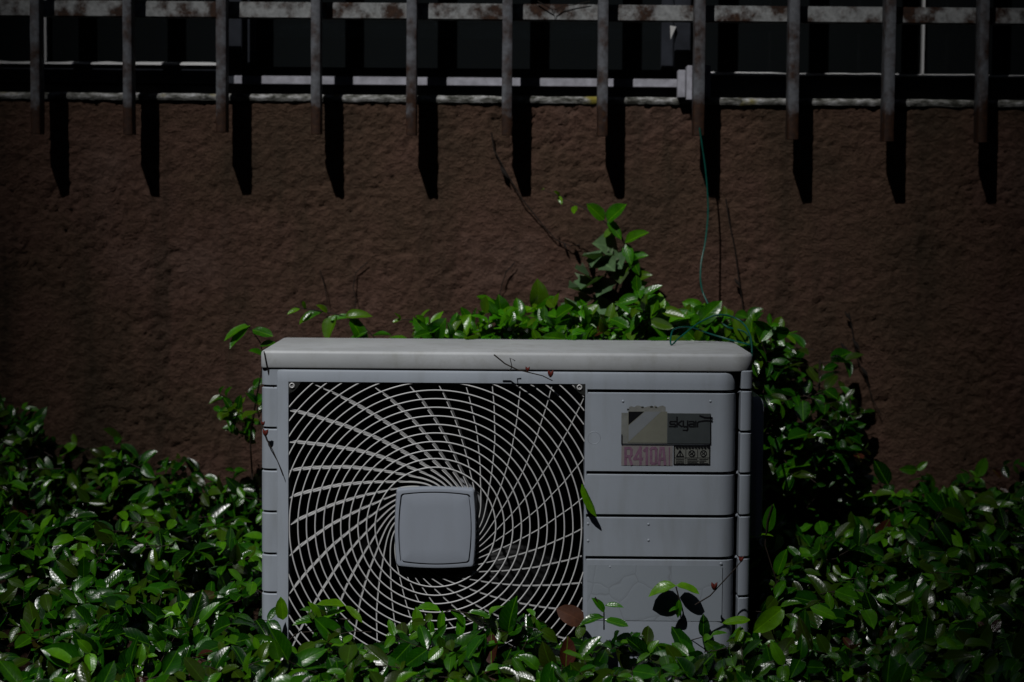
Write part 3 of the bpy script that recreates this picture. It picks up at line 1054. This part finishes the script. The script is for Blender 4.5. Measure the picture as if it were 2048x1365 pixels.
# ------------------------------------------------------------------ vegetation
def carpet_h(x, y):
    h = 0.278 + (0.33 if y > -0.05 else 0.12) * (y + 0.05)
    h += 0.022 * noise.noise(Vector((x * 4.2, y * 4.2, 0.3))) + 0.018 * noise.noise(Vector((x * 9, y * 9, 4)))
    if abs(x) < 0.46: h += 0.010 * math.exp(-((y + 0.07) / 0.07) ** 2)
    if y > 0.1:
        k = (y - 0.1) / 0.45
        h += 0.13 * k * max(0, min(1, (-0.82 - x) / 0.05))            # taller against the wall at far left
        h += 0.05 * k * math.exp(-((x + 0.73) / 0.09) ** 2)
        if x > 0.55: h += 0.012 * k * min(1, (x - 0.55) / 0.2)
    return h


in_ac = lambda x, y, e=0.0: xL - 0.012 - e < x < xR + 0.02 + e and YP - 0.012 - e < y < DEP + 0.02 + e
leaves = []
stems = MB()
cnt = 0
while cnt < 2350:
    y = -0.62 + 1.14 * random.random()
    half = 1.02 if y > 0.1 else 0.92
    x = random.uniform(-half, half) if random.random() < 0.9 else random.uniform(-1.9, 1.9)
    if in_ac(x, y): continue
    if noise.noise(Vector((x * 13, y * 13, 8.8))) < -0.16 and random.random() < 0.85: continue   # gaps
    cnt += 1
    top = carpet_h(x, y)
    dep = abs(random.gauss(0, 0.055))
    d = Vector((random.gauss(0, 0.8), random.gauss(-0.35, 0.6), random.uniform(0.1, 0.9))).normalized()
    nodes = random.choice((2, 3, 3, 4))
    base = Vector((x, y, top - dep)) - d * 0.024 * nodes
    before = len(leaves)
    sprig(leaves, stems, base, d, nodes, 0.024, random.choice((0.030, 0.036, 0.042, 0.046, 0.054)) * random.uniform(0.85, 1.12), droop=0.1, rad=0.0009)
    # keep clear of the unit and the wall
    keep = []
    for l in leaves[before:]:
        e = Vector(l[0]) + Vector(l[1]).normalized() * l[3]
        if in_ac(l[0].x, l[0].y, -0.004) or in_ac(e.x, e.y, -0.006) or e.y > YW - 0.004 or l[0].y > YW - 0.004: continue
        if abs(e.x) < 0.42 and e.y < 0.05 and e.z > 0.328: continue
        keep.append(l)
    leaves[before:] = keep
gc = link('ground_cover', leaf_mesh('ground_cover', leaves), M['leaf'])
tag(gc, 'dense glossy dark green jasmine ground cover filling the bed around the air conditioner', 'ground cover', kind='stuff')
so = stems.build('ground_cover_stems', M['stem'], None, 60)
so.parent = gc


def vine(name, label, cat, loc, fill, stem_m='stem', group=None):
    root = thing(name, label, cat, loc, group)
    lv, st = [], MB()
    fill(lv, st)
    if lv: link('leaves', leaf_mesh('leaves', lv), M['leaf_bright'], root)
    if st.v: st.build('stem', M[stem_m], root, 60)
    return root


# hedge of vine between the lid and the wall
def fill_top(lv, st):
    for _ in range(200):
        px = random.uniform(835, 1540)
        y = random.uniform(DEP + 0.03, YW - 0.05)
        hi = 628 - 18 * math.exp(-((px - 1255) / 110) ** 2) + (18 if px < 950 else 0) + (10 if px > 1420 else 0) + (26 if 1110 < px < 1265 else 0)
        py = random.uniform(hi - 12 * (random.random() < 0.3), 705)
        b0 = P(px, py, y)
        sprig(lv, st, b0 - Vector((0, 0, 0.02)), (random.gauss(0, .6), random.gauss(-.3, .4), random.uniform(0.1, 0.7)), random.choice((2, 2, 3)), 0.02, random.uniform(0.032, 0.056), droop=0.1, tone=0.45, spread=0.5)
    q = smooth_pts([P(x, y_, 0.35) for x, y_ in ((775, 700), (745, 672), (722, 648), (690, 634), (650, 624), (612, 618), (590, 614))], 3)
    st.tube(q, 0.0012, 5)
    for (px, py, tx, ty, ln, tn, nn) in ((600, 618, 572, 628, .026, .8, None), (612, 618, 606, 603, .02, .9, None), (625, 622, 588, 652, .034, .7, None), (645, 626, 606, 640, .04, .45, None),
                                         (655, 626, 640, 612, .026, .8, None), (672, 630, 655, 678, .05, .5, (-.45, -.7, .6)), (700, 634, 640, 640, .036, .4, None), (690, 634, 745, 622, .046, .6, (0, -.8, .6)),
                                         (700, 636, 728, 676, .062, .5, (.1, -.75, .65)), (735, 662, 700, 682, .04, .4, None), (745, 672, 782, 668, .036, .4, None), (770, 700, 800, 672, .03, .35, None),
                                         (790, 700, 822, 668, .03, .4, None), (800, 640, 790, 625, .02, .85, None), (802, 640, 765, 645, .016, .9, None), (845, 650, 830, 690, .04, .5, None), (850, 648, 838, 634, .026, .6, None)):
        y0 = 0.35
        one_leaf(lv, P(px, py, y0), P(tx, ty, y0 - .012) - P(px, py, y0), Vector(nn) if nn else Vector((-.2, -.65, .7)) + rv(.2), ln, tn, .46)
    st.tube(smooth_pts([P(x, y_, 0.36) for x, y_ in ((870, 695), (850, 655), (825, 640), (800, 640))], 3), .0009, 5)
    st.tube([Vector((0.15, 0.45, 0.2)), P(1150, 690, 0.45), P(1230, 600, 0.5)], 0.004, 6)
    st.tube([Vector((-0.1, 0.42, 0.2)), P(900, 700, 0.42), P(760, 690, 0.36)], 0.003, 6)


vine('climbing_vine', 'bright leafy vine spilling up between the air conditioner lid and the brown wall', 'vine', (0.1, 0.44, 0.3), fill_top)

# the sprig that climbs the wall, with ivy below it
def fill_sprig(lv, st):
    q = [P(1262, 640, YW - 0.05), P(1265, 560, YW - 0.06), P(1262, 510, YW - 0.06), P(1240, 470, YW - 0.063), P(1205, 440, YW - 0.065), P(1160, 412, YW - 0.065), P(1118, 392, YW - 0.06), P(1085, 380, YW - 0.06)]
    st.tube(q, [0.0028, 0.0026, 0.0024, 0.002, 0.0016, 0.0012, 0.0008, 0.0005], 6)
    for (px, py, tx, ty, ln, tn) in ((1208, 440, 1165, 398, 0.046, .55), (1215, 445, 1250, 408, 0.05, .35), (1216, 440, 1243, 478, 0.046, .5), (1250, 486, 1297, 462, 0.05, .6),
                                     (1252, 488, 1262, 530, 0.042, .35), (1150, 412, 1148, 432, 0.024, .8), (1118, 395, 1110, 376, 0.019, .85), (1118, 393, 1124, 410, 0.019, .85), (1085, 380, 1092, 374, .008, .9),
                                     (1262, 510, 1275, 545, 0.04, .3), (1268, 560, 1305, 545, 0.036, .4), (1268, 580, 1330, 540, .03, .5), (1262, 560, 1290, 590, .045, .4), (1265, 600, 1310, 610, .05, .5), (1255, 530, 1228, 560, .04, .3), (1262, 520, 1300, 505, .034, .3), (1225, 455, 1205, 480, .03, .4)):
        b0 = P(px, py, YW - 0.065)
        e0 = P(tx, ty, YW - 0.085)
        one_leaf(lv, b0, (e0 - b0), Vector((-.25, -.75, .6)) + rv(.15), ln, tn, 0.5)


sp = vine('climbing_vine', 'single vine sprig climbing the brown wall above the lid, round leaves to its tip', 'vine', (0.2, YW - 0.03, 0.5), fill_sprig)
iv = []
for (px, py, tx, ty, ln) in ((1235, 500, 1190, 478, .048), (1215, 535, 1172, 505, .055), (1200, 520, 1232, 545, .05), (1185, 560, 1140, 530, .05), (1200, 560, 1160, 585, .055), (1225, 560, 1195, 590, .05),
                             (1180, 590, 1135, 575, .05), (1190, 600, 1150, 600, .045), (1215, 600, 1195, 625, .05), (1165, 610, 1120, 620, .045), (1245, 540, 1240, 575, .045), (1230, 510, 1245, 540, .04),
                             (1205, 500, 1180, 525, .045)):
    b0 = P(px, py, YW - 0.05); e0 = P(tx, ty, YW - 0.085 - random.uniform(0, .025))
    d = e0 - b0
    ln *= 1.25
    iv.append((b0, d, Vector((-.3, -.75, .6)) + rv(.25), ln, ln * random.uniform(.85, 1.05), random.uniform(.2, .6), random.uniform(-.1, .35), random.random() * .9))
ivy = thing('ivy', 'grey green lobed ivy growing on the wall under the vine sprig', 'ivy', (0.15, YW - 0.03, 0.5))
link('leaves', leaf_mesh('leaves', iv, True), M['ivy'], ivy)
w = MB()
w.tube([P(1190, 660, YW - 0.03), P(1195, 600, YW - 0.03), P(1215, 540, YW - 0.03), P(1235, 495, YW - 0.03)], 0.002, 5)
w.build('stem', M['stem'], ivy, 60)


# dark mass of vine on the wall right of the unit
def fill_right(lv, st):
    for _ in range(380):
        px = random.uniform(1500, 1750)
        f = (px - 1500) / 250
        top = 640 + 60 * f + 170 * f ** 3
        py = top + (1010 - top) * random.random() ** 0.85
        y = random.uniform(0.33, YW - 0.05) if px > 1560 else random.uniform(0.36, YW - 0.05)
        if noise.noise(Vector((px * 0.013, py * 0.013, 2))) < 0.0 + 0.25 * f * f: continue
        b0 = P(px, py, y)
        if b0.x < xR + 0.05 and y < DEP + 0.03: continue
        sprig(lv, st, b0, (random.gauss(0.1, .6), random.gauss(-.4, .4), random.uniform(-0.3, 0.6)), random.choice((2, 2, 3)), 0.022, random.uniform(0.030, 0.050), droop=0.15, tone=0.42)
    for a in ((1540, 1000, 1560, 640), (1600, 1000, 1640, 720), (1680, 1000, 1700, 800), (1560, 980, 1530, 700)):
        st.tube([P(a[0], a[1] + 150, 0.44), P(a[0], a[1], 0.45), P((a[0] + a[2]) / 2 + 15, (a[1] + a[3]) / 2, 0.48), P(a[2], a[3], 0.5)], 0.0022, 5)


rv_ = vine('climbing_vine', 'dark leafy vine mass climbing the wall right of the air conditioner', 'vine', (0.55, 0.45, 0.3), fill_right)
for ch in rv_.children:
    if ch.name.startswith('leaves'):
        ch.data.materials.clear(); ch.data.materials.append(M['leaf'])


def fill_left(lv, st):
    q = [P(520, 760, 0.34), P(528, 715, 0.33), P(520, 685, 0.33), P(503, 660, 0.335), P(487, 640, 0.335)]
    st.tube(q, 0.0011, 5)
    for (px, py, tx, ty, ln) in ((500, 652, 446, 664, .05), (498, 655, 455, 696, .052), (505, 660, 545, 672, .045), (520, 690, 548, 690, .04), (528, 715, 505, 700, .035), (526, 700, 545, 715, .035)):
        b0, e0 = P(px, py, .335), P(tx, ty, .315)
        one_leaf(lv, b0, e0 - b0, Vector((-.2, -.6, .75)) + rv(.2), ln, random.uniform(.3, .6))
    for _ in range(16):     # dark tuft that climbs the unit's left side
        b0 = P(random.uniform(465, 520), random.uniform(800, 900), random.uniform(.36, .5))
        sprig(lv, st, b0, (random.gauss(0, .5), -.4, .4), 2, .02, .034, tone=.02)
    st.tube([P(505, 960, .42), P(500, 880, .42), P(512, 800, .36), P(520, 760, .34)], .0016, 5)


vine('climbing_vine', 'thin vine with a few long leaves rising beside the left end of the lid', 'vine', (-0.4, 0.36, 0.3), fill_left)

# dry runners on the wall
def runner(label, pts, y=YW - 0.006, r=0.0014, leaflets=()):
    w = MB()
    q = [P(a, b, y + random.uniform(-0.004, 0.001)) for a, b in pts]
    w.tube(q, [r * (1 - 0.45 * i / len(q)) for i in range(len(q))], 5)
    for (a, b, s_) in leaflets:
        c0 = P(a, b, y - 0.004)
        w.tube([c0 + Vector((-s_ * .6, 0, s_)), c0, c0 + Vector((s_ * .6, -0.003, -s_))], [0.0004, s_ * 0.42, 0.0004], 6)
    o = w.build('dry_runner', M['dry'], None, 60)
    return tag(o, label, 'dry vine', 'dry vine runners on the wall')


runner('dry dark runner slanting down the wall towards the ivy, left of the vine sprig', [(983, 265), (988, 300), (1012, 345), (1045, 400), (1085, 450), (1112, 480), (1140, 492), (1160, 490)], leaflets=((1008, 345, .012), (1130, 492, .006)))
runner('dry straight runner hanging from a bar shadow tip, right of the green wire', [(1452, 398), (1458, 440), (1470, 500), (1478, 560), (1484, 600), (1490, 650)], leaflets=((1474, 565, .008),))
runner('dry forked runner on the wall above the left part of the lid', [(735, 525), (712, 545), (706, 575), (712, 600), (708, 630)], r=0.001)
runner('short dry runner on the wall left of the ivy leaves', [(1030, 525), (1012, 545), (1004, 570), (995, 610)], r=0.0012)
runner('long dry runner with shrivelled leaves on the wall at the right vine mass', [(1698, 625), (1706, 670), (1715, 720), (1735, 765), (1745, 800), (1762, 830)], leaflets=((1695, 632, .008), (1712, 690, .012), (1690, 700, .014), (1730, 745, .01)))
runner('thin dry tendril curling over the white rail of the window grille', [(1075, 3), (1092, 12), (1105, 20), (1108, 32), (1110, 20), (1125, 12), (1150, 10), (1180, 3)], y=YR - 0.004, r=0.0011)
runner('faint dry runner low on the wall at left', [(640, 540), (650, 575), (655, 605)], r=0.0009)

# twigs with red buds in front of the unit
def twig(label, pts, ys, buds, r=0.0012):
    root = thing('budding_twig', label, 'twig', P(*pts[0], ys[0]), 'twigs with red buds on the air conditioner')
    q = [P(a, b, y) for (a, b), y in zip(pts, ys)]
    w = MB(); w.tube(q, [r * (1 - 0.4 * i / len(q)) for i in range(len(q))], 5)
    w.build('stem', M['stem'], root, 60)
    for (a, b, y, s_) in buds:
        c0 = P(a, b, y)
        w = MB()
        for g in (-0.4, 0.45):
            t = Vector((math.sin(g), -0.2, math.cos(g)))
            w.tube([c0 - t * s_ * 0.4, c0 + t * s_ * .3, c0 + t * s_ * 1.0, c0 + t * s_ * 1.7], [s_ * .2, s_ * .5, s_ * .42, s_ * .05], 7)
        w.build('bud', M['bud'], root, 60)
    return root


yf = YP - 0.02
twig('dark twig with two red buds lying across the lid front above the grille', [(988, 710), (1010, 728), (1035, 740), (1060, 746), (1085, 752), (1105, 762)], [yf - .01, yf, yf - .005, yf, yf - .005, yf], [(1055, 742, yf, .0045), (1101, 752, yf, .006)])
twig('thin twig with red buds against the left corner trim of the unit', [(520, 842), (527, 862), (533, 880), (545, 900), (556, 925), (566, 952)], [-.01, -.015, -.02, -.022, -.022, -.02], [(531, 870, -.02, .006), (526, 850, -.015, .004)], .001)
twig('curved twig with a red bud rising past the lower right of the front panel', [(1390, 1210), (1420, 1192), (1445, 1165), (1470, 1138), (1488, 1116)], [yf - .02] * 5, [(1428, 1177, yf - .02, .0065), (1482, 1122, yf - .02, .005)])
w = MB()
w.tube([P(1030, 722, yf), P(1020, 716, yf - .004), P(1024, 734, yf), P(1020, 742, yf)], .0008, 5)
tw = w.build('dry_runner', M['dry'], None, 60)
tag(tw, 'tiny broken twig end beside the budding twig on the lid front', 'dry vine', 'dry vine runners on the wall')
w = MB()
w.tube([P(528, 703, YL - .002), P(533, 730, YL - .003), P(540, 760, -.004), P(549, 778, -.006)], .0009, 5)
tw = w.build('dry_runner', M['dry'], None, 60)
tag(tw, 'thread thin dark stem hanging over the left corner of the lid', 'dry vine', 'dry vine runners on the wall')

# leaf sprigs standing in front of the unit
def front_sprig(label, stem_pts, y, lvs, tone=.7):
    root = thing('leaf_sprig', label, 'sprig', P(*stem_pts[0], y), 'leaf sprigs standing in front of the unit')
    w = MB(); w.tube([P(a, b, y - 0.004 * i) for i, (a, b) in enumerate(stem_pts)], 0.0012, 5)
    w.build('stem', M['stem'], root, 60)
    lv = []
    for (px, py, tx, ty, ln, tn, nz_) in lvs:
        b0, e0 = P(px, py, y - .006), P(tx, ty, y - .014)
        one_leaf(lv, b0, e0 - b0, Vector((0, -.5, .9)) if nz_ is None else Vector(nz_), ln, tn, .42)
    link('leaf', leaf_mesh('leaf', lv), M['leaf_bright'], root)
    return root


front_sprig('pair of bright green leaves spread in front of the lower right panel', [(1362, 1240), (1360, 1205), (1352, 1174)], -.024,
            [(1352, 1172, 1300, 1181, .046, .8, (-.1, -.55, .8)), (1352, 1171, 1396, 1183, .040, .8, (.25, -.5, .8)), (1358, 1215, 1340, 1222, .02, .5, None), (1358, 1200, 1357, 1228, .028, .5, (0, -.9, .2))])
front_sprig('sprig with a forked tip at the left of the lower right panel', [(1208, 1260), (1208, 1225), (1190, 1195)], -.06,
            [(1208, 1225, 1187, 1192, .03, .3, (.5, -.8, .3)), (1210, 1212, 1243, 1211, .03, .4, (0, -.6, .8)), (1208, 1235, 1175, 1238, .04, .3, None), (1210, 1240, 1240, 1250, .04, .5, None)])
front_sprig('broad pale leaves in the bed at the right foot of the unit', [(1555, 1290), (1545, 1265), (1540, 1240)], -.10,
            [(1568, 1215, 1512, 1262, .062, .78, (.1, -.95, .3)), (1500, 1240, 1440, 1245, .045, .85, (0, -.7, .7)), (1485, 1255, 1475, 1280, .03, .85, (0, -.9, .3)), (1560, 1215, 1590, 1205, .035, .6, None), (1620, 1215, 1670, 1232, .045, .62, (0, -.7, .7))])
front_sprig('sprig of glossy leaves and a pale thin leaf beside the right corner of the unit', [(1560, 1230), (1552, 1160), (1530, 1090), (1535, 1040), (1545, 1010)], .06,
            [(1535, 1065, 1546, 1012, .05, .3, (-.3, -.8, .5)), (1555, 1150, 1566, 1112, .046, .35, (-.4, -.8, .4)), (1512, 1074, 1482, 1078, .026, .93, (0, -.2, 1)), (1514, 1073, 1542, 1063, .026, .8, (0, -.2, 1))])
front_sprig('leafy sprig hanging over the grille foot below the hub', [(800, 1275), (850, 1245), (900, 1220), (960, 1232)], -.06,
            [(880, 1222, 835, 1213, .038, .6, None), (885, 1222, 880, 1262, .036, .55, (0, -.9, .4)), (900, 1220, 925, 1238, .036, .5, None), (935, 1226, 980, 1232, .04, .5, None), (925, 1230, 918, 1275, .04, .4, (0, -.9, .3)), (860, 1240, 862, 1272, .034, .5, (0, -.9, .3))])
front_sprig('pale sprig crossing the lower left corner of the grille', [(560, 1300), (590, 1270), (640, 1235), (700, 1240)], -.06,
            [(566, 1240, 562, 1200, .04, .8, (0, -.95, .2)), (640, 1245, 622, 1210, .04, .75, None), (690, 1212, 640, 1205, .045, .85, (0, -.4, .9)), (690, 1212, 715, 1238, .04, .85, None), (645, 1240, 672, 1222, .04, .6, None), (640, 1240, 600, 1245, .045, .5, None)])

dl = []
b0 = P(1168, 1245, yf - .01); e0 = P(1112, 1215, yf - .02)
dl.append((b0, e0 - b0, Vector((.1, -.95, .4)), .05, .034, .2, .15, .4))
o = link('dead_leaf', leaf_mesh('dead_leaf', dl), M['dead_leaf'])
tag(o, 'dry reddish brown leaf caught at the lower right corner of the fan grille', 'leaf')
dl = []
b0 = P(1845, 1215, .12); e0 = P(1860, 1178, .10)
dl.append((b0, e0 - b0, Vector((-.3, -.9, .3)), .036, .028, .4, .1, .985))
o = link('red_leaf', leaf_mesh('red_leaf', dl), M['leaf'])
tag(o, 'single purplish red leaf standing among the green leaves at the right', 'leaf')
dl = []
b0 = P(1164, 968, yf + .002); e0 = P(1190, 1036, yf)
dl.append((b0, e0 - b0, Vector((-.6, -.6, .3)), .06, .016, .5, .08, .75))
o = link('curled_leaf', leaf_mesh('curled_leaf', dl), M['leaf_bright'])
tag(o, 'narrow curled green leaf leaning at the right edge of the fan grille', 'leaf')

# green wire tied to a bar and coiled on the lid
w = MB()


w.tube(smooth_pts([P(1399, 256, YB0 - .004), P(1404, 290, YB0), P(1412, 350, YB0 + .01), P(1416, 420, .49), P(1411, 480, .48), P(1402, 530, .46), P(1402, 570, .43), P(1412, 600, .41), P(1432, 635, .38), P(1455, 655, .36)]), .0016, 6)
w.tube(smooth_pts([P(1455, 655, .36), P(1490, 665, .30), P(1503, 690, .16), P(1504, 712, .05)]), .0015, 6)
w.tube(smooth_pts([P(1504, 705, .06), P(1500, 670, .2), P(1480, 642, .25), P(1440, 630, .25), P(1400, 645, .24), P(1360, 675, .2), P(1343, 690, .17), P(1342, 672, .2), P(1350, 658, .22), P(1380, 655, .24), P(1420, 668, .25), P(1460, 680, .24), P(1500, 690, .2)]), .0015, 6)
o = w.build('wire', M['wire'], None, 60)
tag(o, 'thin green wire tied to a grille bar and looped loosely over the lid', 'wire')

# ------------------------------------------------------------------ unseen blocks added to shade the place
SUN = Vector((-0.50, -1.0, 1.5)).normalized()          # towards the sun
az = math.atan2(SUN.x, SUN.y)
el = math.asin(SUN.z)
hd = Vector((SUN.x, SUN.y)).normalized()               # horizontal heading to the sun
pr = Vector((-hd.y, hd.x))                             # across it


def sun_blocker(label, x_edge, side, dist, width, depth, height):
    """unseen block added to soften the sun at one edge; its nearest corner line stands where the wall point x_edge sees the sun"""
    c = Vector((x_edge, YW)) + hd * dist
    root = thing('added_sun_block', label, 'sun blocker', (c.x, c.y, 0))
    a = pr if (pr.x > 0) == (side > 0) else -pr
    p0, p1 = c, c + a * width
    p2, p3 = p1 + hd * depth, p0 + hd * depth
    w = MB()
    w.add([(p.x, p.y, z) for z in (0, height) for p in (p0, p1, p2, p3)], [(0, 1, 5, 4), (1, 2, 6, 5), (2, 3, 7, 6), (3, 0, 4, 7), (4, 5, 6, 7)])
    w.build('wall', M['shade_block'], root, 30)
    return root


sun_blocker('unseen tall grey block added to dim the sun on the left', -0.76, -1, 44, 90, 14, 76)
sun_blocker('unseen tall grey block added to dim the sun on the right', 0.75, 1, 58, 90, 14, 92)

# ------------------------------------------------------------------ light
wld = bpy.data.worlds.new('World'); S.world = wld
wld.use_nodes = True
WN = wld.node_tree.nodes
sky = WN.new('ShaderNodeTexSky'); sky.sky_type = 'NISHITA'; sky.sun_disc = False
sky.sun_elevation = el
sky.sun_rotation = az
wld.node_tree.links.new(sky.outputs[0], WN['Background'].inputs['Color'])
WN['Background'].inputs['Strength'].default_value = 0.05
sd = bpy.data.lights.new('sun', 'SUN'); sd.energy = 5.0; sd.angle = math.radians(0.55); sd.color = (1.0, 0.99, 0.975)
so_ = bpy.data.objects.new('sun', sd); COL.objects.link(so_)
so_.rotation_euler = (-SUN).to_track_quat('-Z', 'Y').to_euler()
so_.location = SUN * 20

S.view_settings.view_transform = 'Standard'
S.view_settings.look = 'None'
S.view_settings.exposure = -1.68
S.view_settings.gamma = 1.0
S.view_settings.use_curve_mapping = False
S.render.engine = 'CYCLES'
S.cycles.use_denoising = True
S.cycles.max_bounces = 6
S.cycles.diffuse_bounces = 0
S.cycles.transparent_max_bounces = 8
